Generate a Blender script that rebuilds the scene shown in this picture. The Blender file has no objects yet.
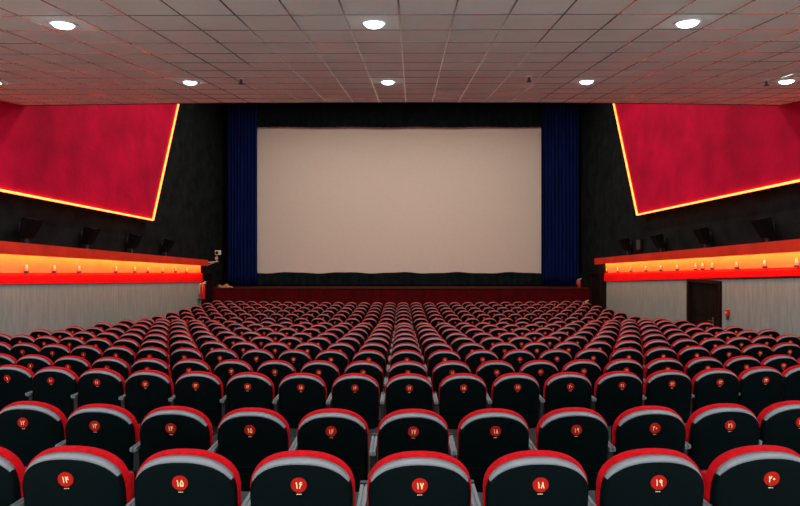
import bpy, bmesh, math, random
from mathutils import Vector, Matrix
random.seed(7)
S = bpy.context.scene
COL = S.collection

# ------------------------------------------------------------------ camera, world, exposure
EYE = 3.04
cd = bpy.data.cameras.new('camera'); cam = bpy.data.objects.new('camera', cd); COL.objects.link(cam)
cd.sensor_width = 36.0; cd.lens = 560/800*36.0; cd.clip_end = 200
cam.location = (0, 0, EYE); cam.rotation_euler = (math.pi/2, 0, math.atan(1.2/560))
S.camera = cam
W = bpy.data.worlds.new('world'); S.world = W; W.use_nodes = True
W.node_tree.nodes['Background'].inputs[0].default_value = (0.86, 0.93, 1.0, 1)
W.node_tree.nodes['Background'].inputs[1].default_value = 2.75
S.view_settings.view_transform = 'Standard'; S.view_settings.look = 'None'
S.view_settings.gamma = 1; S.view_settings.use_curve_mapping = False
S.view_settings.exposure = 0.0
S.cycles.max_bounces = 6; S.cycles.diffuse_bounces = 4; S.cycles.glossy_bounces = 3
S.cycles.sample_clamp_indirect = 4.0
LAMP_W = 40.0        # each downlight of the low ceiling
HALL_FILL_W = 105.0        # each unseen lamp added in the high hall ceiling
PANEL_LED = 7.0
COVE_LED = 38.0

# ------------------------------------------------------------------ materials
def mat(name, col, rough=0.6, metal=0.0, spec=0.5, emit=None, estr=0.0):
    m = bpy.data.materials.new(name); m.use_nodes = True
    b = m.node_tree.nodes['Principled BSDF']
    b.inputs['Base Color'].default_value = (*col, 1); b.inputs['Roughness'].default_value = rough
    b.inputs['Metallic'].default_value = metal; b.inputs['Specular IOR Level'].default_value = spec
    if emit:
        b.inputs['Emission Color'].default_value = (*emit, 1); b.inputs['Emission Strength'].default_value = estr
    return m

def noisy(m, c1, c2, scale=5.0, detail=4.0, stretch=(1, 1, 1), bump=0.0, lo=0.35, hi=0.65, bscale=None):
    nt = m.node_tree; N = nt.nodes; L = nt.links; b = N['Principled BSDF']
    tc = N.new('ShaderNodeTexCoord'); mp = N.new('ShaderNodeMapping'); mp.inputs['Scale'].default_value = stretch
    no = N.new('ShaderNodeTexNoise'); no.inputs['Scale'].default_value = scale; no.inputs['Detail'].default_value = detail
    cr = N.new('ShaderNodeValToRGB'); cr.color_ramp.elements[0].position = lo; cr.color_ramp.elements[1].position = hi
    cr.color_ramp.elements[0].color = (*c1, 1); cr.color_ramp.elements[1].color = (*c2, 1)
    L.new(tc.outputs['Object'], mp.inputs['Vector']); L.new(mp.outputs[0], no.inputs['Vector'])
    L.new(no.outputs['Fac'], cr.inputs['Fac']); L.new(cr.outputs['Color'], b.inputs['Base Color'])
    if bump:
        n2 = N.new('ShaderNodeTexNoise'); n2.inputs['Scale'].default_value = bscale or scale*3; n2.inputs['Detail'].default_value = 6
        L.new(mp.outputs[0], n2.inputs['Vector'])
        bp = N.new('ShaderNodeBump'); bp.inputs['Strength'].default_value = bump; bp.inputs['Distance'].default_value = 0.02
        L.new(n2.outputs['Fac'], bp.inputs['Height']); L.new(bp.outputs[0], b.inputs['Normal'])
    return m

M = {}
M['shell'] = mat('seat_shell_plastic', (0.0007, 0.0036, 0.0041), 0.6, spec=0.05)
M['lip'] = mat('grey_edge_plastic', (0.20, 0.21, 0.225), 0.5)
M['red'] = noisy(mat('red_upholstery', (0.6, 0.01, 0.012), 0.85, spec=0.1), (0.40, 0.001, 0.004), (0.52, 0.002, 0.007), 30, 3, bump=0.15)
M['badge'] = mat('badge_red', (0.45, 0.008, 0.004), 0.6, spec=0.1)
M['gold'] = mat('badge_gold', (0.95, 0.74, 0.38), 0.5)
M['arm'] = mat('pale_arm_plastic', (0.16, 0.19, 0.195), 0.5)
M['frame'] = mat('seat_frame_metal', (0.012, 0.014, 0.016), 0.45)
M['floor'] = noisy(mat('grey_terrazzo', (0.4, 0.42, 0.43), 0.8), (0.022, 0.024, 0.026), (0.035, 0.036, 0.038), 14)
M['bounce_floor'] = noisy(mat('pale_bounce_floor', (0.5, 0.5, 0.5), 0.8), (0.50, 0.53, 0.50), (0.58, 0.61, 0.58), 8)  # unseen floor behind the viewer, made pale to bounce light onto the ceiling
M['tile'] = noisy(mat('ceiling_tile', (0.6, 0.6, 0.6), 0.9), (0.83, 0.87, 0.80), (0.90, 0.94, 0.87), 1.2, 8, bump=0.2, bscale=60)
M['tbar'] = mat('ceiling_tee_metal', (0.50, 0.47, 0.43), 0.14, 0.62)
M['white'] = mat('white_enamel', (0.75, 0.75, 0.75), 0.4)
M['lens'] = mat('lamp_lens', (0.9, 0.9, 0.9), 0.4, emit=(0.86, 0.95, 1.0), estr=14)
M['charcoal'] = noisy(mat('charcoal_wall', (0.02, 0.022, 0.024), 0.9, spec=0.1), (0.0035, 0.006, 0.007), (0.009, 0.014, 0.0155), 2.5, 6, bump=0.4, bscale=14)
M['navywall'] = noisy(mat('black_backing_fabric', (0.01, 0.012, 0.02), 0.95, spec=0.08), (0.004, 0.006, 0.010), (0.008, 0.010, 0.018), 3)
M['panel'] = noisy(mat('crimson_textured_paint', (0.5, 0.01, 0.04), 0.8, spec=0.08), (0.38, 0.002, 0.034), (0.66, 0.003, 0.052), 0.9, 9, bump=0.5, bscale=9, lo=0.3, hi=0.7)
M['paneledge'] = mat('panel_side_paint', (0.12, 0.02, 0.01), 0.8)
M['led'] = mat('warm_led_strip', (0.9, 0.4, 0.1), 0.5, emit=(1.0, 0.125, 0.020), estr=PANEL_LED)
M['cove'] = mat('cove_led_strip', (0.9, 0.4, 0.1), 0.5, emit=(1.0, 0.33, 0.06), estr=COVE_LED)
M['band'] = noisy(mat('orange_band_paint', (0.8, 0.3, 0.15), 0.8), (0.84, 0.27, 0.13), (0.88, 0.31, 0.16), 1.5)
M['redstrip'] = mat('red_moulding_paint', (0.90, 0.004, 0.010), 0.6, spec=0.08)
M['fascia'] = noisy(mat('red_cornice_paint', (0.6, 0.06, 0.03), 0.7, spec=0.08), (0.70, 0.035, 0.016), (0.82, 0.05, 0.022), 1.5, 5)
M['wains'] = noisy(mat('grey_wall_fabric', (0.3, 0.32, 0.3), 0.95), (0.22, 0.29, 0.285), (0.28, 0.36, 0.355), 16, 6, stretch=(1, 1, .12), bump=0.3, bscale=30)
M['doorwood'] = noisy(mat('dark_door_wood', (0.02, 0.012, 0.01), 0.5, spec=0.08), (0.006, 0.004, 0.004), (0.012, 0.009, 0.007), 4, 5, stretch=(1, 1, .15))
M['doorframe'] = mat('dark_frame_wood', (0.014, 0.006, 0.005), 0.6, spec=0.1)
M['steel'] = mat('brushed_steel', (0.6, 0.6, 0.58), 0.3, 1.0)
M['black'] = mat('black_cabinet', (0.005, 0.005, 0.006), 0.7, spec=0.08)
M['grille'] = mat('speaker_grille', (0.006, 0.006, 0.007), 0.7, spec=0.08)
M['hole'] = mat('grey_lamp_base', (0.05, 0.03, 0.03), 0.6)
M['stage'] = noisy(mat('dark_red_stage_cloth', (0.1, 0.005, 0.008), 0.9, spec=0.08), (0.06, 0.002, 0.004), (0.09, 0.003, 0.006), 5, 4, stretch=(1, 1, .2))
M['stagetop'] = noisy(mat('stage_boards', (0.1, 0.04, 0.03), 0.7, spec=0.08), (0.05, 0.012, 0.010), (0.08, 0.02, 0.018), 6)
M['curtain'] = noisy(mat('navy_velvet', (0.01, 0.02, 0.12), 0.85, spec=0.08), (0.002, 0.007, 0.060), (0.004, 0.012, 0.095), 6, 3, stretch=(1, 1, .1))
M['mask'] = noisy(mat('black_masking_cloth', (0.004, 0.008, 0.010), 0.9, spec=0.08), (0.003, 0.007, 0.009), (0.007, 0.013, 0.016), 3)
M['screen'] = noisy(mat('projection_screen_vinyl', (0.7, 0.66, 0.62), 0.85), (0.70, 0.645, 0.575), (0.72, 0.665, 0.595), 8, 7)
M['exred'] = mat('signal_red_enamel', (0.65, 0.015, 0.01), 0.3)
M['tan'] = noisy(mat('tan_cloth', (0.5, 0.2, 0.08), 0.9), (0.45, 0.16, 0.07), (0.6, 0.26, 0.12), 8)
M['cream'] = mat('cream_plastic', (0.75, 0.68, 0.58), 0.5)

# ------------------------------------------------------------------ helpers
def link(name, bm, mats, parent=None, smooth=False):
    me = bpy.data.meshes.new(name)
    bmesh.ops.recalc_face_normals(bm, faces=bm.faces[:])
    bm.to_mesh(me); bm.free()
    for m in (mats if isinstance(mats, (list, tuple)) else [mats]): me.materials.append(m)
    if smooth:
        for p in me.polygons: p.use_smooth = True
    o = bpy.data.objects.new(name, me); COL.objects.link(o)
    if parent: o.parent = parent
    return o
def struct(name, bm, mats, parent=None, smooth=False):
    o = link(name, bm, mats, parent, smooth)
    if not parent: o['kind'] = 'structure'
    return o
def empty(name, loc, rz=0.0):
    o = bpy.data.objects.new(name, None); COL.objects.link(o); o.location = loc; o.rotation_euler = (0, 0, rz)
    o.empty_display_size = 0.1; return o
def tag(o, label, cat, group=None, kind=None):
    o['label'] = label; o['category'] = cat
    if group: o['group'] = group
    if kind: o['kind'] = kind
    return o
def box(bm, x0, x1, y0, y1, z0, z1, mi=0, bev=0.0):
    g = bmesh.ops.create_cube(bm, size=1.0)
    vs = g['verts']
    for v in vs:
        v.co = Vector(((x0+x1)/2+v.co.x*(x1-x0), (y0+y1)/2+v.co.y*(y1-y0), (z0+z1)/2+v.co.z*(z1-z0)))
    fs = set(f for v in vs for f in v.link_faces)
    if bev:
        es = set(e for v in vs for e in v.link_edges)
        r = bmesh.ops.bevel(bm, geom=list(es), offset=bev, segments=2, affect='EDGES', profile=0.6)
        fs = set(r['faces']) | set(f for f in bm.faces if f.is_valid and any(v in r['verts'] for v in f.verts))
    for f in fs:
        if f.is_valid: f.material_index = mi
    return vs
def hexa(bm, p, mi=0):
    """p: 8 points, bottom ring of four then top ring"""
    v = [bm.verts.new(q) for q in p]
    for idx in ((0,1,2,3), (4,5,6,7), (0,1,5,4), (1,2,6,5), (2,3,7,6), (3,0,4,7)):
        f = bm.faces.new([v[i] for i in idx]); f.material_index = mi
def cyl(bm, p, r, h, axis='z', seg=20, r2=None, mi=0):
    n0 = set(bm.faces)
    g = bmesh.ops.create_cone(bm, cap_ends=True, segments=seg, radius1=r, radius2=r if r2 is None else r2, depth=h)
    R = {'z': Matrix.Identity(3), 'y': Matrix.Rotation(-math.pi/2, 3, 'X'), 'x': Matrix.Rotation(math.pi/2, 3, 'Y')}[axis]
    for v in g['verts']: v.co = R @ v.co + Vector(p)
    for f in set(bm.faces)-n0: f.material_index = mi
    return g['verts']
def bar(bm, a, b, w, h=None, mi=0):
    a = Vector(a); b = Vector(b); h = h or w; d = (b-a).normalized()
    up = Vector((0, 0, 1)) if abs(d.z) < .95 else Vector((0, 1, 0))
    s = d.cross(up).normalized()*w/2; u = s.cross(d).normalized()*h/2
    hexa(bm, [a-s-u, a+s-u, a+s+u, a-s+u, b-s-u, b+s-u, b+s+u, b-s+u], mi)

# ------------------------------------------------------------------ row layout
D1, D2 = 2.50, 3.73
rows = []     # (d0, floor z, radius, first index, last index)
arcz = [.892, 1.027, 1.195, 1.303, 1.375, 1.465, 1.548, 1.635, 1.705, 1.776, 1.865, 2.06, 2.08, 2.09, 2.09, 2.09, 2.09]
dd = [2.475, 3.65, 5.53, 6.75, 7.93, 9.12, 10.30, 11.48, 12.67, 13.86, 15.05, 17.50, 18.66, 19.80, 20.94, 22.08, 23.20]
span = [(-4, 4), (-5, 5), (-8, 8), (-10, 10), (-12, 11), (-14, 14)] + [(-14, 14)]*5 + [(-15, 14)]*6
rad = [18, 18, 21, 28, 27, 26, 26, 26, 26, 26, 26, 42, 42, 42, 40, 38, 36]
for i in range(17):
    z = max(0.0, EYE-arcz[i]-0.95) if i < 11 else .055
    rows.append((dd[i], z, rad[i], span[i][0], span[i][1]))
PITCH = 0.54; X0 = 0.08
def seat_pos(i, k):
    d0, z, R, a, b = rows[i]
    s = X0+k*PITCH+(.003 if i == 0 else 0); th = s/R
    return (R*math.sin(th), d0+R*(1-math.cos(th)), z), 0.0

# ------------------------------------------------------------------ structure: stepped floor
bm = bmesh.new()
def arc_y(i, off, x):
    d0, z, R = rows[i][:3]
    return d0+off+R*(1-math.sqrt(max(0.0, 1-(x/R)**2)))
xs = [-9+18*j/36 for j in range(37)]
edges = []
edges.append(([-4.0]*37, 1.29))
for i in range(12):
    off = -0.42
    edges.append(([arc_y(i, off, x) for x in xs], rows[i][1]))
lines = edges
prev_top = None
for n, (ys, z) in enumerate(lines):
    front = [bm.verts.new((x, y, z)) for x, y in zip(xs, ys)]
    if prev_top is not None:
        for j in range(36): bm.faces.new((prev_top[j], prev_top[j+1], front[j+1], front[j]))
    ny = lines[n+1][0] if n+1 < len(lines) else [29.0]*37
    back = [bm.verts.new((x, y, z)) for x, y in zip(xs, ny)]
    for j in range(36): bm.faces.new((front[j], front[j+1], back[j+1], back[j]))
    prev_top = back
fl = struct('floor', bm, [M['floor'], M['bounce_floor']])
for p in fl.data.polygons:
    if p.center.y < 1.6: p.material_index = 1

# ------------------------------------------------------------------ structure: low tiled ceiling with tee grid
CZ0, CS = 4.84, 0.125
def cz(y): return CZ0+CS*y
def yedge(x): return 12.47+0.5*(x/9)**2
bm = bmesh.new()
for j in range(36):
    xa, xb = xs[j], xs[j+1]
    pts = []
    for x, y in ((xa, -4), (xb, -4), (xb, yedge(xb)), (xa, yedge(xa))): pts.append((x, y, cz(y)))
    top = [(p[0], p[1], p[2]+.12) for p in pts]
    hexa(bm, pts+top)
struct('ceiling', bm, M['tile'])
bm = bmesh.new()
for j in range(36):      # drop face of the low ceiling towards the hall
    xa, xb = xs[j], xs[j+1]; ya, yb = yedge(xa), yedge(xb)
    hexa(bm, [(xa, ya, cz(ya)+.005), (xb, yb, cz(yb)+.005), (xb, yb+.08, cz(yb)+.005), (xa, ya+.08, cz(ya)+.005),
              (xa, ya, 10.6), (xb, yb, 10.6), (xb, yb+.08, 10.6), (xa, ya+.08, 10.6)])
struct('wall_above_low_ceiling', bm, M['charcoal'])
T = 0.6; YAW = -0.019
def grid_pt(u, v):
    """u, v in tiles from the joint nearest above the camera axis"""
    gx = u*.584; gy = v*T
    x = -0.02+gx*math.cos(YAW)-gy*math.sin(YAW); y = 5.98+gx*math.sin(YAW)*0.3+gy*math.cos(YAW)*0.985
    return x, y
bm = bmesh.new()
for u in range(-16, 17):
    for v in range(-16, 12):      # runner and cross tee of each tile, each seated a hair out of true
        for (a, b, w) in (((u, v), (u, v+1), .018), ((u, v), (u+1, v), .017)):
            p = grid_pt(*a); q = grid_pt(*b)
            if abs(p[0]) > 8.95 or abs(q[0]) > 8.95 or p[1] < -3.9 or q[1] < -3.9: continue
            if p[1] > yedge(p[0])-.02: continue
            qy = min(q[1], yedge(q[0]))
            t = random.gauss(0, .010); t2 = random.gauss(0, .018)
            pz, qz = cz(p[1])-.004+t*.3, cz(qy)-.004-t*.3
            P0 = Vector((p[0], p[1], cz(p[1])-.005)); P1 = Vector((q[0], qy, cz(qy)-.005))
            d = (P1-P0).normalized(); s = Vector((d.y, -d.x, 0)).normalized()*w/2
            lift = Vector((0, 0, w/2*math.tan(t2*2.0)))
            vs = [P0-s-lift, P0+s+lift, P1+s+lift, P1-s-lift]
            tp = [x_+Vector((0, 0, .010)) for x_ in vs]
            hexa(bm, vs+tp)
struct('trim_ceiling_grid', bm, M['tbar'])

# high hall ceiling
bm = bmesh.new(); box(bm, -9.1, 9.1, 12.4, 29.2, 10.6, 10.7); struct('ceiling_hall', bm, M['charcoal'])

# ------------------------------------------------------------------ structure: walls
for sd, nm in ((-1, 'left'), (1, 'right')):
    bm = bmesh.new(); x0, x1 = sorted((sd*9.0, sd*9.2)); box(bm, x0, x1, -4, 29.2, -.1, 10.6)
    struct('wall_'+nm, bm, M['charcoal'])
bm = bmesh.new(); box(bm, -9, 9, 29.0, 29.2, -.1, 10.6); struct('wall_front', bm, M['navywall'])

Z = {  # side: name -> (z at d=12.3, z at d=25)
 -1: dict(ft=(3.29, 2.725), fb=(3.01, 2.455), rt=(2.586, 2.15), rb=(2.353, 1.74)),
  1: dict(ft=(3.34, 2.80), fb=(3.06, 2.53), rt=(2.72, 2.143), rb=(2.54, 1.77))}
def zl(sd, n, d):
    a, b = Z[sd][n]; return a+(b-a)*(d-12.3)/12.7
def slab(bm, sd, x0, x1, y0, y1, n0, n1, o0=0, o1=0, mi=0, segs=1, z0c=None):
    for k in range(segs):
        a = y0+(y1-y0)*k/segs; b = y0+(y1-y0)*(k+1)/segs
        xa, xb = sd*x0, sd*x1
        za0 = z0c if z0c is not None else zl(sd, n0, a)+o0; zb0 = z0c if z0c is not None else zl(sd, n0, b)+o0
        za1 = zl(sd, n1, a)+o1; zb1 = zl(sd, n1, b)+o1
        hexa(bm, [(xa, a, za0), (xb, a, za0), (xb, b, zb0), (xa, b, zb0), (xa, a, za1), (xb, a, za1), (xb, b, zb1), (xa, b, zb1)], mi)
YN = -1.0
for sd, nm in ((-1, 'left'), (1, 'right')):
    # grey fabric wainscot (right one leaves the door opening)
    bm = bmesh.new()
    if sd < 0: slab(bm, sd, 8.9, 9.0, YN, 24.9, 'rb', 'rb', 0, 0.0, z0c=0.0)
    else:
        slab(bm, sd, 8.9, 9.0, YN, 15.55, 'rb', 'rb', z0c=0.0)
        slab(bm, sd, 8.9, 9.0, 17.45, 24.3, 'rb', 'rb', z0c=0.0)
        slab(bm, sd, 8.9, 9.0, 15.55, 17.45, 'rb', 'rb', z0c=2.26)
    struct('trim_wall_covering_'+nm, bm, M['wains'])
    ye = 25.0 if sd < 0 else 24.5
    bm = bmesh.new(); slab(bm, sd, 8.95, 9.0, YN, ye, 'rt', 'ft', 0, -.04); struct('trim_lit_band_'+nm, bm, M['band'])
    bm = bmesh.new()     # red moulding with a sloped top face
    a, b = YN, ye
    P = []
    for y in (a, b):
        P.append([(sd*9.0, y, zl(sd, 'rb', y)), (sd*8.87, y, zl(sd, 'rb', y)), (sd*8.87, y, zl(sd, 'rt', y)-.05), (sd*8.955, y, zl(sd, 'rt', y)+.02), (sd*9.0, y, zl(sd, 'rt', y)+.02)])
    va = [bm.verts.new(p) for p in P[0]]; vb = [bm.verts.new(p) for p in P[1]]
    for k in range(5): bm.faces.new((va[k], va[(k+1) % 5], vb[(k+1) % 5], vb[k]))
    bm.faces.new(va); bm.faces.new(vb)
    struct('trim_red_moulding_'+nm, bm, M['redstrip'])
    # cornice: lid and fascia board with the light strip lying behind it
    c = bmesh.new()
    slab(c, sd, 8.62, 8.66, YN, 25.0, 'fb', 'ft')
    slab(c, sd, 8.66, 9.0, YN, 25.0, 'ft', 'ft', -.04, 0)
    co = struct('trim_cornice_'+nm, c, M['fascia'])
    bm = bmesh.new()
    slab(bm, sd, 8.67, 8.70, YN, 24.9, 'fb', 'fb', .05, .12)
    cv = link('cove_light_strip', bm, M['cove'])
    tag(cv, 'warm orange light strip hidden behind the %s wall cornice' % nm, 'light strip')

# ------------------------------------------------------------------ big crimson side panels with light strips
def poly_panel(sd, pts, lab):
    t = empty('wall_panel', (sd*8.75, pts[1][0], pts[1][1]))
    tag(t, lab, 'wall panel')
    inv = Matrix.Translation(-t.location)
    bm = bmesh.new()
    f = [bm.verts.new(Vector((sd*8.74, y, z))) for y, z in pts]; b = [bm.verts.new(Vector((sd*8.99, y, z))) for y, z in pts]
    n = len(pts)
    F = bm.faces.new(f); F.material_index = 0
    bm.faces.new(b[::-1]).material_index = 1
    for k in range(n): bm.faces.new((f[k], f[(k+1) % n], b[(k+1) % n], b[k])).material_index = 1
    bmesh.ops.transform(bm, matrix=inv, verts=bm.verts)
    link('panel_board', bm, [M['panel'], M['paneledge']], t)
    bm = bmesh.new()       # strip runs along the lower and the front edge
    for k in (0, 1):
        a = Vector((sd*8.715, *pts[k])); b_ = Vector((sd*8.715, *pts[k+1]))
        bar(bm, a, b_, .048, .048)
    bmesh.ops.transform(bm, matrix=inv, verts=bm.verts)
    link('light_strip', bm, M['led'], t)
def near(y): return cz(y)+.05
poly_panel(-1, [(10.3, 4.46), (19.65, 4.20), (22.1, 9.3), (22.6, 10.55), (13.2, 10.55), (12.96, near(12.96)), (10.3, near(10.3))],
           'huge crimson wall panel edged by an orange light line, left wall')
poly_panel(1, [(10.3, 4.67), (20.7, 4.45), (23.1, 9.4), (23.6, 10.55), (13.2, 10.55), (12.96, near(12.96)), (10.3, near(10.3))],
           'huge crimson wall panel edged by an orange light line, right wall')

# ------------------------------------------------------------------ doors
def door(name, sd, y0, y1, z0, z1, xface, handle_y=None, num=1):
    z0 += .055
    d = empty(name, (sd*xface, (y0+y1)/2, z0)); d['kind'] = 'structure'
    tr = Matrix.Translation(-d.location)
    bm = bmesh.new(); a, b = sorted((sd*(xface+.05), sd*(xface+.09))); box(bm, a, b, y0+.09, y1-.09, z0, z1-.09)
    # raised fields on the leaf
    for (u0, u1) in ((.12, .46), (.54, .92)):
        w = y1-y0; h = z1-z0
        a2, b2 = sorted((sd*(xface+.04), sd*(xface+.05))); box(bm, a2, b2, y0+.25, y1-.25, z0+h*u0, z0+h*u1, 0, .004)
    bmesh.ops.transform(bm, matrix=tr, verts=bm.verts); leaf = link('door_leaf', bm, M['doorwood'], d)
    bm = bmesh.new(); a, b = sorted((sd*(xface-.03), sd*(xface+.09)))
    box(bm, a, b, y0, y0+.09, z0, z1); box(bm, a, b, y1-.09, y1, z0, z1); box(bm, a, b, y0+.09, y1-.09, z1-.09, z1)
    bmesh.ops.transform(bm, matrix=tr, verts=bm.verts); link('door_frame', bm, M['doorframe'], d)
    if handle_y:
        bm = bmesh.new(); hz = z0+1.02
        a, b = sorted((sd*(xface+.03), sd*(xface+.045))); box(bm, a, b, handle_y-.03, handle_y+.03, hz-.16, hz+.12, 0, .004)
        bar(bm, (sd*(xface-.03), handle_y, hz+.02), (sd*(xface+.04), handle_y, hz+.02), .025)
        bar(bm, (sd*(xface-.025), handle_y-.01, hz+.02), (sd*(xface-.025), handle_y+.14, hz+.02), .022)
        bmesh.ops.transform(bm, matrix=tr, verts=bm.verts); link('door_handle', bm, M['steel'], d)
door('door_1', 1, 15.6, 17.4, 0.0, 2.25, 8.885, 16.05)
door('door_2', 1, 24.95, 26.35, 0.0, 2.15, 8.90)
door('door_3', -1, 25.1, 26.40, 0.0, 2.15, 8.90)

# ------------------------------------------------------------------ stage, screen, drapes
bm = bmesh.new(); box(bm, -8.98, 8.98, 26.5, 26.54, 0, 1.34); struct('trim_stage_front', bm, M['stage'])
bm = bmesh.new(); box(bm, -8.98, 8.98, 26.46, 28.98, 1.34, 1.38, 0); struct('floor_stage', bm, M['stagetop'])

def cloth(name, x0, x1, y, z0, z1, folds, amp, mt, ztop=None, zbot=None, seed=0, ns=16):
    rnd = random.Random(seed); bm = bmesh.new(); nx = folds*8
    ph = [rnd.uniform(0, 6.28) for _ in range(4)]; grid = []
    for side in (0, 1):
        g = []
        for j in range(ns+1):
            rowv = []
            for i in range(nx+1):
                u = i/nx; t = j/ns; x = x0+(x1-x0)*u
                yy = y+amp*(math.sin(u*folds*6.283+ph[0]+.4*math.sin(u*9+ph[1]))+.35*math.sin(u*folds*12.1+ph[2]))*(1-.25*t)
                zb = z0+(zbot(x) if zbot else 0); zt = z1+(ztop(x) if ztop else 0)
                rowv.append(bm.verts.new((x, yy+(.012 if side else 0), zb+(zt-zb)*t)))
            g.append(rowv)
        grid.append(g)
        for j in range(ns):
            for i in range(nx): bm.faces.new((g[j][i], g[j][i+1], g[j+1][i+1], g[j+1][i]))
    A, B = grid
    for j in range(ns):
        for i in (0, nx): bm.faces.new((A[j][i], A[j+1][i], B[j+1][i], B[j][i]))
    for i in range(nx):
        for j in (0, ns): bm.faces.new((A[j][i], A[j][i+1], B[j][i+1], B[j][i]))
    return link(name, bm, mt, smooth=True)
c = cloth('stage_curtain', -8.68, -7.18, 27.85, 1.40, 10.5, 9, .075, M['curtain'], seed=3, zbot=lambda x: .015*abs(math.sin(x*5)))
tag(c, 'navy blue pleated stage curtain hanging left of the screen', 'curtain', 'stage curtains')
c = cloth('stage_curtain', 7.03, 8.80, 27.85, 1.40, 10.5, 10, .075, M['curtain'], seed=5, zbot=lambda x: .015*abs(math.sin(x*5)))
tag(c, 'navy blue pleated stage curtain hanging right of the screen', 'curtain', 'stage curtains')
c = cloth('masking_drape', -7.25, 7.10, 28.08, 1.39, 2.05, 40, .02, M['mask'], seed=9, ztop=lambda x: .03*math.cos(x*2.25)+.01*math.sin(x*5), ns=6)
tag(c, 'black masking drape with wavy upper edge below the screen', 'drape')
c = cloth('valance', -7.3, 7.15, 28.08, 9.36, 10.58, 40, .02, M['mask'], seed=11, zbot=lambda x: .012*math.sin(x*1.9), ns=6)
tag(c, 'black valance hanging across the top of the screen', 'valance')
sc = empty('projection_screen', (-.11, 28.25, 1.39)); tag(sc, 'large pale beige cinema screen between the navy curtains', 'screen')
bm = bmesh.new()
nx = 40
vv = [[], []]
for i in range(nx+1):
    x = -7.17+14.34*i/nx; yb = .10*(1-(2*i/nx-1)**2)
    for j, z in enumerate((.58, 8.05)): vv[j].append(bm.verts.new((x, yb, z)))
for i in range(nx): bm.faces.new((vv[0][i], vv[0][i+1], vv[1][i+1], vv[1][i]))
ex = bmesh.ops.extrude_face_region(bm, geom=bm.faces[:])
for v in [g for g in ex['geom'] if isinstance(g, bmesh.types.BMVert)]: v.co.y += .02
link('screen_surface', bm, M['screen'], sc, smooth=False)
bm = bmesh.new()
for x in (-7.0, 7.0): box(bm, x-.05, x+.05, .16, .26, 0.0, 8.1)
box(bm, -7.0, 7.0, .16, .26, 8.0, 8.1); box(bm, -7.0, 7.0, .16, .26, .5, .6)
link('screen_frame', bm, M['black'], sc)

# ------------------------------------------------------------------ ceiling downlights
def downlight(x, y, z, slope, lab, watt, grp, r=.125):
    t = empty('ceiling_downlight', (x, y, z)); t.rotation_euler = (math.atan(slope), 0, 0)
    tag(t, lab, 'ceiling light', grp)
    bm = bmesh.new()      # turned trim ring
    prof = [(r*.86, -.004), (r*.90, -.016), (r*1.08, -.016), (r*1.2, -.006), (r*1.2, 0.0), (r*.86, 0.0)]
    seg = 32; rings = []
    for pr, pz in prof: rings.append([bm.verts.new((pr*math.cos(6.2832*k/seg), pr*math.sin(6.2832*k/seg), pz)) for k in range(seg)])
    for a in range(len(prof)):
        b = (a+1) % len(prof)
        for k in range(seg): bm.faces.new((rings[a][k], rings[a][(k+1) % seg], rings[b][(k+1) % seg], rings[b][k]))
    link('trim_ring', bm, M['white'], t)
    bm = bmesh.new(); cyl(bm, (0, 0, -.010), r*.86, .014, seg=32)
    prev = None      # shallow opal dome, added to give the lamp the height of its glare
    for q in range(7):
        a = q/7*math.pi/2; rr = r*.86*math.cos(a); zz = -.017-.042*math.sin(a)
        cur = [bm.verts.new((rr*math.cos(6.2832*k/seg), rr*math.sin(6.2832*k/seg), zz)) for k in range(seg)]
        if prev:
            for k in range(seg): bm.faces.new((prev[k], prev[(k+1) % seg], cur[(k+1) % seg], cur[k]))
        prev = cur
    bm.faces.new(prev); link('lamp_lens', bm, M['lens'], t)
    ld = bpy.data.lights.new('lamp_glow', 'AREA'); ld.shape = 'DISK'; ld.size = r*1.2; ld.energy = watt; ld.color = (.90, .96, 1.0) if z < 10 else (1.0, .83, .68)
    lo = bpy.data.objects.new('lamp_glow', ld); COL.objects.link(lo); lo.parent = t; lo.location = (0, 0, -.066)
    return t
pos = {(-1, 0): 'near ceiling row, above the left panel', (0, 0): 'near ceiling row, above the screen', (1, 0): 'near ceiling row, above the right panel',
       (-2, 1): 'far ceiling row, cut by the left frame edge', (-1, 1): 'far ceiling row, over the left panel top corner', (0, 1): 'far ceiling row, over the screen middle',
       (1, 1): 'far ceiling row, over the right curtain', (2, 1): 'far ceiling row, rightmost over the right panel'}
for j in (-2, -1, 0, 1):
    for i in (-2, -1, 0, 1, 2):
        u = -.5+6*i; v = .5+6*j+(.12 if j == 1 else 0)
        x, y = grid_pt(u, v)
        if abs(x) > 8.8: continue
        if j >= 0 and (i, j) in pos: lab = 'glowing round ceiling light, '+pos[(i, j)]
        else: lab = 'round ceiling light of ceiling row %s the viewer, %s' % ({-2: 'behind', -1: 'above', 0: 'ahead of'}[j], {-2: 'at the left wall', -1: 'left of middle', 0: 'in the middle', 1: 'right of middle', 2: 'at the right wall'}[i])
        downlight(x, y, cz(y)-.001, CS, lab, LAMP_W, 'round downlights in the tiled ceiling')
for n, y in enumerate((15.5, 19.5, 23.5)):  # unseen lamps, added to light the screen and the front rows
    for m_, x in enumerate((-5.4, -1.8, 1.8, 5.4)):
        downlight(x, y, 10.6, 0, 'added unseen round lamp in the high hall ceiling, %s row, %s' % (('first', 'second', 'third')[n], ('far left', 'inner left', 'inner right', 'far right')[m_]), HALL_FILL_W, 'added unseen lamps of the high hall ceiling', .16)

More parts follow.
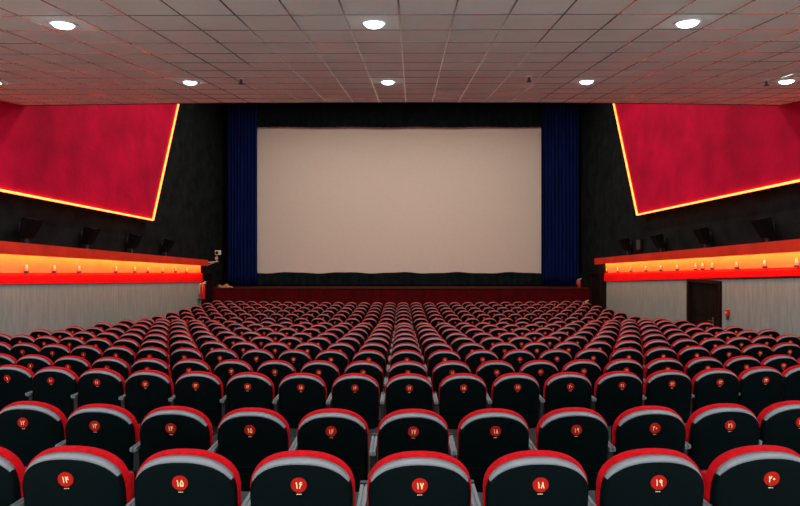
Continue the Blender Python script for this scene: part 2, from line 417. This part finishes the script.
def px_ceiling(px, py):
    yo = 183-py; y = 1010.5/yo; return (px-401.2)*y/560, y
for px, py, lab in ((241, 78, 'small dark sprinkler on ceiling above the left curtain'), (529, 76, 'small dark sprinkler on ceiling above the right screen corner'), (766, 80, 'small dark sprinkler beside the rightmost far ceiling light')):
    x, y = px_ceiling(px, py); z = cz(y)
    t = empty('ceiling_sprinkler', (x, y, z)); tag(t, lab, 'sprinkler', 'ceiling sprinklers')
    bm = bmesh.new(); cyl(bm, (0, 0, -.01), .05, .02, seg=20, r2=.055); link('rosette', bm, M['white'], t)
    bm = bmesh.new(); cyl(bm, (0, 0, -.05), .022, .07, seg=12); cyl(bm, (0, 0, -.09), .045, .012, seg=12); link('nozzle', bm, M['hole'], t)

# ------------------------------------------------------------------ wall speakers
def speaker(sd, y, z, lab):
    t = empty('wall_speaker', (sd*8.99, y, z)); tag(t, lab, 'speaker', 'black surround speakers on the side walls')
    s = -sd
    tilt = math.radians(13)
    def R(p):   # tilt box towards the floor
        x, yy, zz = p; return (s*(.10+x*math.cos(tilt)+zz*math.sin(tilt)), yy, -x*math.sin(tilt)+zz*math.cos(tilt))
    bm = bmesh.new()
    # trapezoid cabinet, deeper on top
    pts = [(0.0, -.17, -.24), (.15, -.20, -.24), (.15, .20, -.24), (0.0, .17, -.24), (0.0, -.17, .24), (.29, -.20, .24), (.29, .20, .24), (0.0, .17, .24)]
    hexa(bm, [R(p) for p in pts]); bmesh.ops.bevel(bm, geom=bm.edges[:], offset=.012, segments=2, affect='EDGES')
    link('cabinet', bm, M['black'], t)
    bm = bmesh.new()
    gp = [(.160, -.175, -.20), (.172, -.175, -.20), (.172, .175, -.20), (.160, .175, -.20), (.282, -.175, .21), (.294, -.175, .21), (.294, .175, .21), (.282, .175, .21)]
    hexa(bm, [R(p) for p in gp]); link('grille', bm, M['grille'], t)
    bm = bmesh.new(); box(bm, min(0, s*.02), max(0, s*.02), -.07, .07, -.16, .10)
    bar(bm, (s*.01, 0, -.06), (s*.24, 0, -.06), .05); bar(bm, (s*.01, 0, -.12), (s*.20, 0, -.07), .03)
    # drop arm under the box
    box(bm, min(s*.02, s*.16), max(s*.02, s*.16), -.06, .06, -.46, -.20, 0, .006)
    link('bracket', bm, M['frame'], t)
for k, (y, py) in enumerate(((13.2, 227), (15.75, 235), (18.35, 240.5), (21.0, 245))):
    speaker(-1, y, EYE+(253-py)*y/560, 'black wall speaker over the left cornice, %s' % ('nearest the left frame edge', 'second from the viewer', 'third from the viewer', 'last before the curtain')[k])
for k, (y, py) in enumerate(((13.55, 227), (16.3, 235), (19.1, 240.5), (21.9, 244))):
    speaker(1, y, EYE+(253-py)*y/560, 'black wall speaker over the right cornice, %s' % ('nearest the right frame edge', 'above the dark door', 'beside the grey box', 'last before the curtain')[k])
t = empty('junction_box', (8.99, 21.0, EYE+(253-245)*21.0/560)); tag(t, 'flat grey box on right wall between the two farthest speakers', 'electrical box')
bm = bmesh.new(); box(bm, -.10, 0, -.19, .19, -.20, .22, 0, .01); link('housing', bm, M['charcoal'], t)
bm = bmesh.new(); box(bm, -.115, -.10, -.16, .16, -.17, .19, 0, .004); link('lid', bm, M['hole'], t)

# ------------------------------------------------------------------ small lamps along the lit bands
def bandlamp(sd, y, lab):
    z = zl(sd, 'rt', y)+.02
    t = empty('band_lamp', (sd*8.93, y, z)); tag(t, lab, 'wall lamp', 'small lamps along the orange wall bands')
    s = -sd
    bm = bmesh.new(); cyl(bm, (s*.02, 0, .015), .055, .05, seg=14); link('lamp_base', bm, M['hole'], t)
    bm = bmesh.new(); cyl(bm, (s*.02, 0, .105), .040, .13, seg=14, r2=.03); 
    g = bmesh.ops.create_uvsphere(bm, u_segments=12, v_segments=6, radius=.03)
    for v in g['verts']: v.co += Vector((s*.02, 0, .17))
    link('lamp_glass', bm, M['cream'], t, smooth=True)
ordn = ['first', 'second', 'third', 'fourth', 'fifth', 'sixth', 'seventh', 'eighth', 'ninth', 'tenth', 'eleventh']
for k, px in enumerate((25, 53, 78, 115, 134, 147, 162, 175, 186)):
    y = 8.93*560/(401.2-px); bandlamp(-1, y, 'small white lamp on the left orange band, %s from the left frame edge' % ordn[k])
for k, px in enumerate((797, 765, 737, 712.5, 703, 696, 677.5, 661, 646, 631, 618, 607)):
    y = 8.93*560/(px-401.2); bandlamp(1, y, 'small white lamp on the right orange band, %s from the right frame edge' % (ordn+['twelfth'])[k])

# ------------------------------------------------------------------ odds and ends by the stage and walls
def extinguisher(loc, h, lab, s=1.0):
    t = empty('fire_extinguisher', loc); tag(t, lab, 'fire extinguisher')
    bm = bmesh.new(); r = .085*s
    prof = [(0, 0), (r*.9, 0), (r, .02), (r, h*.72), (r*.8, h*.82), (r*.35, h*.88), (r*.35, h*.92), (0, h*.92)]
    seg = 20; rg = [[bm.verts.new((pr*math.cos(6.2832*k/seg), pr*math.sin(6.2832*k/seg), pz)) for k in range(seg)] for pr, pz in prof[1:-1]]
    for a in range(len(rg)-1):
        for k in range(seg): bm.faces.new((rg[a][k], rg[a][(k+1) % seg], rg[a+1][(k+1) % seg], rg[a+1][k]))
    bm.faces.new(rg[0]); bm.faces.new(rg[-1]); link('cylinder_body', bm, M['exred'], t, smooth=True)
    bm = bmesh.new(); cyl(bm, (0, 0, h*.94), .03*s, h*.07, seg=12); bar(bm, (-.02, 0, h*.98), (.13*s, 0, h*1.05), .03*s); bar(bm, (-.02, 0, h*.94), (.12*s, 0, h*.93), .025*s)
    link('valve_handle', bm, M['cream'], t)
    bm = bmesh.new()
    pts = [Vector((-.02*s, 0, h*.95)), Vector((-.10*s, 0, h*.93)), Vector((-.14*s, 0, h*.8)), Vector((-.13*s, 0, h*.5)), Vector((-.12*s, 0, h*.3))]
    for a, b in zip(pts, pts[1:]): bar(bm, a, b, .022*s)
    link('hose', bm, M['cream'], t)
t_ = extinguisher((-8.72, 24.6, 1.02), .72, 'tall red fire extinguisher with pale valve at far end of left wall', 1.15)
bm = bmesh.new(); box(bm, -8.9, -8.62, 24.47, 24.73, .98, 1.02, 0, .004)
tag(link('wall_bracket', bm, M['frame']), 'dark wall bracket carrying the tall red fire extinguisher', 'bracket')
extinguisher((8.55, 26.9, 1.38), .42, 'small red fire extinguisher standing on the right stage end', .8)
extinguisher((8.60, 26.1, .055), .75, 'red fire extinguisher on the floor before the right stage corner', 1.0)
# device on a bracket at the end of the left cornice
t = empty('projector_lamp', (-8.62, 25.05, 2.62)); tag(t, 'pale spotlight on a steel arm at the left cornice end', 'spotlight')
bm = bmesh.new(); bar(bm, (0, -.04, .0), (.42, .0, .04), .07, .05); bar(bm, (.02, -.03, -.10), (.30, 0, .02), .03); link('arm', bm, M['cream'], t)
bm = bmesh.new(); bar(bm, (.36, 0, .05), (.36, 0, .30), .05); cyl(bm, (.36, -.02, .18), .07, .10, 'x', 16); link('yoke', bm, M['cream'], t)
bm = bmesh.new(); box(bm, .32, .53, -.16, .12, .33, .54, 0, .03); link('lamp_housing', bm, M['cream'], t)
bm = bmesh.new(); cyl(bm, (.425, -.165, .435), .065, .03, 'y', 20); link('lamp_window', bm, M['black'], t)
# heap of cloth on the stage
bm = bmesh.new(); g = bmesh.ops.create_icosphere(bm, subdivisions=4, radius=1.0)
for v in bm.verts:
    n = .12*math.sin(v.co.x*7+v.co.y*3)+.08*math.sin(v.co.y*9-v.co.x*4)
    v.co = Vector((v.co.x*.36*(1+n), v.co.y*.22*(1+n), max(-.0, v.co.z)*(.13+.04*math.sin(v.co.x*6))*(1+n)))
o = link('folded_cloth', bm, M['tan'], smooth=True); o.location = (-8.5, 26.95, 1.382)
tag(o, 'small heap of tan cloth on the left stage end', 'cloth')
# manual call point beside the door
y = 8.9*560/(728-401.2); t = empty('fire_alarm_button', (8.9, y, EYE-(312.5-253)*y/560)); tag(t, 'small red fire alarm box on grey wall beside the dark door', 'alarm')
bm = bmesh.new(); box(bm, -.07, 0, -.07, .07, -.08, .08, 0, .01); link('alarm_box', bm, M['exred'], t)
bm = bmesh.new(); box(bm, -.08, -.07, -.03, .03, -.03, .03, 0, .002); link('button', bm, M['cream'], t)
bm = bmesh.new(); box(bm, -.05, 0, -.025, .025, -.20, -.08, 0, .004); link('conduit', bm, M['hole'], t)

# ------------------------------------------------------------------ the cinema seat
HW, VB, VT, BH = .236, .36, .926, .195
AL = math.radians(9)
def back_xf(u, v, w):
    w2 = w+.55*u*u
    return Vector((u, w2*math.cos(AL)-(v-.45)*math.sin(AL)+.082, .45+(v-.45)*math.cos(AL)+w2*math.sin(AL)))
def outline(inset, hw=HW, vt=VT, n=26):
    """list of (u, v, topness): up the left side, over the arch, down the right side, along the bottom"""
    o = []
    a = hw-inset if not callable(inset) else None
    N_ = 2.2
    for k in range(n+1):
        t = math.pi*k/n
        c, s = math.cos(t), math.sin(t)
        top = max(0.0, s)
        ins = inset(top) if callable(inset) else inset
        A = hw-(ins if not callable(inset) else inset(0)); B = BH-0
        u = -A*(abs(c)**(2/N_))*(1 if c > 0 else -1); v = vt-BH+(B-ins)*(s**(2/N_) if s > 1e-9 else 0)
        o.append((u, v, top))
    ins = inset(0) if callable(inset) else inset
    A = hw-ins
    for v in (.62, .48): o.append((A*(1-.02*(.731-v)/.3), v, 0))
    o.append((A*.95, VB+.03+ins, 0)); o.append((A*.82, VB+ins, 0)); o.append((0, VB+ins, 0)); o.append((-A*.82, VB+ins, 0)); o.append((-A*.95, VB+.03+ins, 0))
    for v in (.48, .62): o.append((-A*(1-.02*(.731-v)/.3), v, 0))
    return o
def ring(bm, inset, w, hw=HW, vt=VT, sc=1.0):
    pts = outline(inset, hw, vt); cv = .66
    return [bm.verts.new(back_xf(u*sc, cv+(v-cv)*sc, w)) for u, v, t in pts]
def bridge(bm, a, b, mi=0, rng=None):
    n = len(a)
    for k in (rng if rng is not None else range(n)):
        f = bm.faces.new((a[k], a[(k+1) % n], b[(k+1) % n], b[k])); f.material_index = mi; f.smooth = True
def shell_bm(bm, mi=0):
    bv = lambda t: .006+.006*min(1, max(0, t-.25)*1.4)
    r0 = ring(bm, .0, .034); r1 = ring(bm, lambda t: .3*bv(t), .012); r2 = ring(bm, bv, .0)
    bridge(bm, r0, r1, mi); bridge(bm, r1, r2, mi)
    prev = r2
    for sc in (.93, .8, .6, .35, .12):
        r = ring(bm, bv, -.004 if sc > .9 else -.006, sc=sc); bridge(bm, prev, r, mi); prev = r
    f = bm.faces.new(prev); f.material_index = mi
    # two moulded ridges low on the shell
    for v in (.545, .50):
        for k in range(8):
            u0 = -.20+.40*k/8; u1 = u0+.05
            P = [back_xf(u0, v-.006, .0), back_xf(u1, v-.006, .0), back_xf(u1, v+.006, .0), back_xf(u0, v+.006, .0),
                 back_xf(u0, v-.003, -.012), back_xf(u1, v-.003, -.012), back_xf(u1, v+.003, -.012), back_xf(u0, v+.003, -.012)]
            hexa(bm, P, mi)
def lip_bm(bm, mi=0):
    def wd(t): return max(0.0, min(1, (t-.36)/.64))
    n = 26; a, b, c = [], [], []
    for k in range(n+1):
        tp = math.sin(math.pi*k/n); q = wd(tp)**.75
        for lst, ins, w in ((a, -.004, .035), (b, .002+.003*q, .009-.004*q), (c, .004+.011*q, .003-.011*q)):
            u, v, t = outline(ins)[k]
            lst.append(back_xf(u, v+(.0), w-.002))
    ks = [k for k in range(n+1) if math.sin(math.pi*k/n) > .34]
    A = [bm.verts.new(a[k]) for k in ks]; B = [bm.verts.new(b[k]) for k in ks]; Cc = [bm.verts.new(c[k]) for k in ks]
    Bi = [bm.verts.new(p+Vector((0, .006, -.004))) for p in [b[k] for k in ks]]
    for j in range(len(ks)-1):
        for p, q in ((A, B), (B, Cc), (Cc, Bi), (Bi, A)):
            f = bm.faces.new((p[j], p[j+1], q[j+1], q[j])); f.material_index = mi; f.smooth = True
def cushion_bm(bm, mi=0):
    hw, vt = HW+.005, VT+.012
    r = None
    for ins, w in ((.03, .030), (.006, .030), (.0, .038), (.0, .068), (.008, .082), (.03, .092), (.07, .098)):
        q = ring(bm, ins, w, hw, vt)
        if r is None: bm.faces.new(q).material_index = mi
        else: bridge(bm, r, q, mi)
        r = q
    for sc in (.55, .25):
        q = ring(bm, .07, .106, hw, vt, sc=sc); bridge(bm, r, q, mi); r = q
    bm.faces.new(r).material_index = mi
def seatpad_bm(bm, mi=0, mj=0):      # tipped-up seat: red pad against the back, dark pan in front
    def pad(y0, y1, z0, z1, hw, m, b):
        vs = box(bm, -hw, hw, y0, y1, z0, z1, m, b)
    pad(.215, .305, .42, .74, .185, mi, .025)
    pad(.307, .332, .43, .73, .180, mj, .01)
BC_V = .812
def badge_bm(bm, mi=0, mg=1):
    seg = 24
    c0 = [bm.verts.new(back_xf(.036*math.cos(6.2832*k/seg), BC_V+.036*math.sin(6.2832*k/seg), -.004)) for k in range(seg)]
    c1 = [bm.verts.new(back_xf(.036*math.cos(6.2832*k/seg), BC_V+.036*math.sin(6.2832*k/seg), -.0095)) for k in range(seg)]
    c2 = [bm.verts.new(back_xf(.033*math.cos(6.2832*k/seg), BC_V+.033*math.sin(6.2832*k/seg), -.0105)) for k in range(seg)]
    for a, b in ((c0, c1), (c1, c2)):
        for k in range(seg): bm.faces.new((a[k], a[(k+1) % seg], b[(k+1) % seg], b[k])).material_index = mi
    bm.faces.new(c2).material_index = mi; bm.faces.new(c0[::-1]).material_index = mi
    for j in (-1, 0, 1):      # tiny gilt marks below the disc
        u = j*.008
        hexa(bm, [back_xf(u-.003, BC_V-.047, -.004), back_xf(u+.003, BC_V-.047, -.004), back_xf(u+.003, BC_V-.044, -.004), back_xf(u-.003, BC_V-.044, -.004),
                  back_xf(u-.003, BC_V-.047, -.0075), back_xf(u+.003, BC_V-.047, -.0075), back_xf(u+.003, BC_V-.044, -.0075), back_xf(u-.003, BC_V-.044, -.0075)], mg)
DIG = {
 '0': [[(-.12, .5), (0, .62), (.12, .5), (0, .38), (-.12, .5)]],
 '1': [[(-.10, 1), (.02, .6), (.06, 0)]],
 '2': [[(-.28, 1), (-.14, .55), (-.10, 0)], [(-.28, 1), (-.16, .72), (.12, .70), (.26, 1)]],
 '3': [[(-.34, 1), (-.2, .55), (-.14, 0)], [(-.34, 1), (-.24, .74), (-.06, .74), (0, 1)], [(0, 1), (.06, .74), (.26, .74), (.34, 1)]],
 '4': [[(-.34, 1), (-.2, .55), (-.14, 0)], [(.28, .98), (.04, .95), (-.02, .75), (.06, .60), (.32, .58)], [(-.24, .66), (.04, .6)]],
 '5': [[(0, 1), (-.24, .62), (-.33, .25), (-.24, .02), (-.08, .02), (0, .2), (.08, .02), (.24, .02), (.33, .25), (.24, .62), (0, 1)]],
 '6': [[(.26, .98), (-.02, 1), (-.20, .85), (-.14, .64), (.24, .66)], [(.04, .64), (-.14, .35), (-.26, 0)]],
 '7': [[(-.32, 1), (-.10, .5), (0, 0), (.10, .5), (.32, 1)]],
 '8': [[(-.32, 0), (-.10, .5), (0, 1), (.10, .5), (.32, 0)]],
 '9': [[(.18, .72), (.10, .94), (-.06, 1), (-.22, .90), (-.24, .70), (-.12, .56), (.16, .62)], [(.20, .86), (.16, .5), (.26, 0)]]}
def number_bm(bm, num, mi=0):
    s = str(num); H = .028; adv = .0175
    x = -adv*(len(s)-1)/2
    for ch in s:
        for pl in DIG[ch]:
            for (a, b) in zip(pl, pl[1:]):
                ax, az = x+a[0]*H*.72, BC_V-H/2+a[1]*H; bx, bz = x+b[0]*H*.72, BC_V-H/2+b[1]*H
                L_ = math.hypot(bx-ax, bz-az); dx, dz = (bx-ax)/L_, (bz-az)/L_; w = .0024
                ax -= dx*w*.5; az -= dz*w*.5; bx += dx*w*.5; bz += dz*w*.5
                q = [(ax-dz*w, az+dx*w), (ax+dz*w, az-dx*w), (bx+dz*w, bz-dx*w), (bx-dz*w, bz+dx*w)]
                hexa(bm, [back_xf(u, v, -.0100) for u, v in q]+[back_xf(u, v, -.0118) for u, v in q], mi)
        x += adv
def arm_bm(bm, x=0.0, mi=0, mj=0):
    # pale arm top with a shallow groove and dark front cap
    box(bm, x-.022, x-.003, .05, .38, .635, .665, mi, .006); box(bm, x+.003, x+.022, .05, .38, .635, .665, mi, .006)
    box(bm, x-.010, x+.010, .06, .37, .630, .656, mi)
    box(bm, x-.024, x+.024, .38, .41, .630, .672, mj, .006)
def stand_bm(bm, x=0.0, mi=0):
    box(bm, x-.02, x+.02, .10, .36, .30, .635, mi, .006)
    box(bm, x-.018, x+.018, .16, .28, .02, .31, mi, .006)
    box(bm, x-.035, x+.035, .08, .40, .0, .022, mi, .005)
def link_bm(bm, mi=0):        # hinge rail carrying back and seat between the stands
    box(bm, -.25, .25, .19, .225, .36, .40, mi, .004)
    box(bm, -.25, .25, .245, .30, .385, .42, mi, .004)

def build(f, *a):
    bm = bmesh.new(); f(bm, *a); return bm
def mesh_of(name, f, mats, *a):
    bm = build(f, *a); me = bpy.data.meshes.new(name)
    bmesh.ops.recalc_face_normals(bm, faces=bm.faces[:]); bm.to_mesh(me); bm.free()
    for m in mats: me.materials.append(m)
    return me
ME = dict(
 backrest=mesh_of('backrest', cushion_bm, [M['red']]), back_shell=mesh_of('back_shell', shell_bm, [M['shell']]),
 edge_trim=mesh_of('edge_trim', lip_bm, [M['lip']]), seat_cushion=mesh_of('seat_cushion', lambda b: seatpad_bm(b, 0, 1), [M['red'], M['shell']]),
 badge=mesh_of('badge', badge_bm, [M['badge'], M['gold']]),
 armrest=mesh_of('armrest', lambda b: arm_bm(b, -.27, 0, 1), [M['arm'], M['frame']]),
 armr=mesh_of('armrest_right', lambda b: arm_bm(b, .27, 0, 1), [M['arm'], M['frame']]),
 stand=mesh_of('side_stand', lambda b: stand_bm(b, -.27), [M['frame']]), standr=mesh_of('side_stand_right', lambda b: stand_bm(b, .27), [M['frame']]),
 rail=mesh_of('hinge_rail', link_bm, [M['frame']]))
NUM = {}
def num_mesh(n):
    if n not in NUM: NUM[n] = mesh_of('seat_number', number_bm, [M['gold']], n)
    return NUM[n]
def whole_bm(bm, right=False, n=17):
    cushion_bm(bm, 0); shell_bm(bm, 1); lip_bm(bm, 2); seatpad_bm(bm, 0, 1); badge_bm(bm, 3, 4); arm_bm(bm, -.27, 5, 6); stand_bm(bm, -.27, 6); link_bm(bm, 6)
    number_bm(bm, n, 4)
    if right: arm_bm(bm, .27, 5, 6); stand_bm(bm, .27, 6)
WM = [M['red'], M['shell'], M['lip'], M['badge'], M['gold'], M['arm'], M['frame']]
WHOLE = {}
def whole_mesh(n, right):
    if (n, right) not in WHOLE: WHOLE[(n, right)] = mesh_of('cinema_seat', whole_bm, WM, right, n)
    return WHOLE[(n, right)]
def child(name, me, par):
    o = bpy.data.objects.new(name, me); COL.objects.link(o); o.parent = par; return o
NUMW = ['', 'one seat', 'two seats', 'three seats', 'four seats', 'five seats', 'six seats', 'seven seats', 'eight seats', 'nine seats', 'ten seats', 'eleven seats', 'twelve seats', 'thirteen seats', 'fourteen seats', 'fifteen seats']
ROWN = ['nearest', 'second', 'third', 'fourth', 'fifth', 'sixth', 'seventh', 'eighth', 'ninth', 'tenth', 'eleventh', 'twelfth', 'thirteenth']
def seat_label(i, k):
    r = 'nearest row' if i == 0 else '%s row from the viewer' % ROWN[i]
    if i <= 2:
        c = 'exactly in the middle' if k == 0 else '%s %s of the middle' % (NUMW[abs(k)], 'left' if k < 0 else 'right')
        return 'red-rimmed black numbered cinema seat, %s, %s' % (r, c)
    c = 'in the middle column' if k == 0 else '%s %s of the middle column' % (NUMW[abs(k)], 'left' if k < 0 else 'right')
    return 'red-rimmed black cinema seat, %s, %s' % (r, c)
order = []
for i in range(17):
    for k in range(rows[i][3], rows[i][4]+1): order.append((i, k))
near_first = [q for q in order if q[0] < 12]
near_first += sorted([q for q in order if q[0] >= 12], key=lambda q: (q[0], abs(q[1])))
indiv, rest = near_first[:300], near_first[300:]
# only seats that really fall inside the picture
def in_view(i, k):
    (x, y, z), th = seat_pos(i, k); px = 401.2+x*560/y; hw = 160/y+30/y
    return -hw < px < 800+hw
vis = [q for q in near_first if in_view(*q)]
indiv, rest = vis[:300], vis[300:]
for (i, k) in indiv:
    p, th = seat_pos(i, k); last = (k == rows[i][4])
    grp = 'seats of the %s row' % (ROWN[i])
    n = 17+k
    if i < 8:
        t = empty('cinema_seat', p, th); tag(t, seat_label(i, k), 'cinema seat', grp)
        child('backrest', ME['backrest'], t)
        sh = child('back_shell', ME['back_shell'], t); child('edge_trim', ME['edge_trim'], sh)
        b = child('badge', ME['badge'], t); child('seat_number', num_mesh(n), b)
        child('seat_cushion', ME['seat_cushion'], t); child('hinge_rail', ME['rail'], t)
        child('armrest', ME['armrest'], t); child('side_stand', ME['stand'], t)
        if last: child('armrest', ME['armr'], t); child('side_stand', ME['standr'], t)
    else:
        o = bpy.data.objects.new('cinema_seat', whole_mesh(n, last)); COL.objects.link(o); o.location = p; o.rotation_euler = (0, 0, th)
        tag(o, seat_label(i, k), 'cinema seat', grp)
# the remaining far seats as one object
bm = bmesh.new()
me0 = {}
for (i, k) in rest:
    p, th = seat_pos(i, k)
    n0 = len(bm.verts)
    bm.from_mesh(whole_mesh(17+k, k == rows[i][4])); bm.verts.ensure_lookup_table()
    Mx = Matrix.Translation(p) @ Matrix.Rotation(th, 4, 'Z')
    bmesh.ops.transform(bm, matrix=Mx, verts=bm.verts[n0:])
me = bpy.data.meshes.new('distant_cinema_seats'); bm.to_mesh(me); bm.free()
for m in WM: me.materials.append(m)
o = bpy.data.objects.new('distant_cinema_seats', me); COL.objects.link(o)
tag(o, 'far rows of red-rimmed black cinema seats just before the stage', 'cinema seats', kind='stuff')
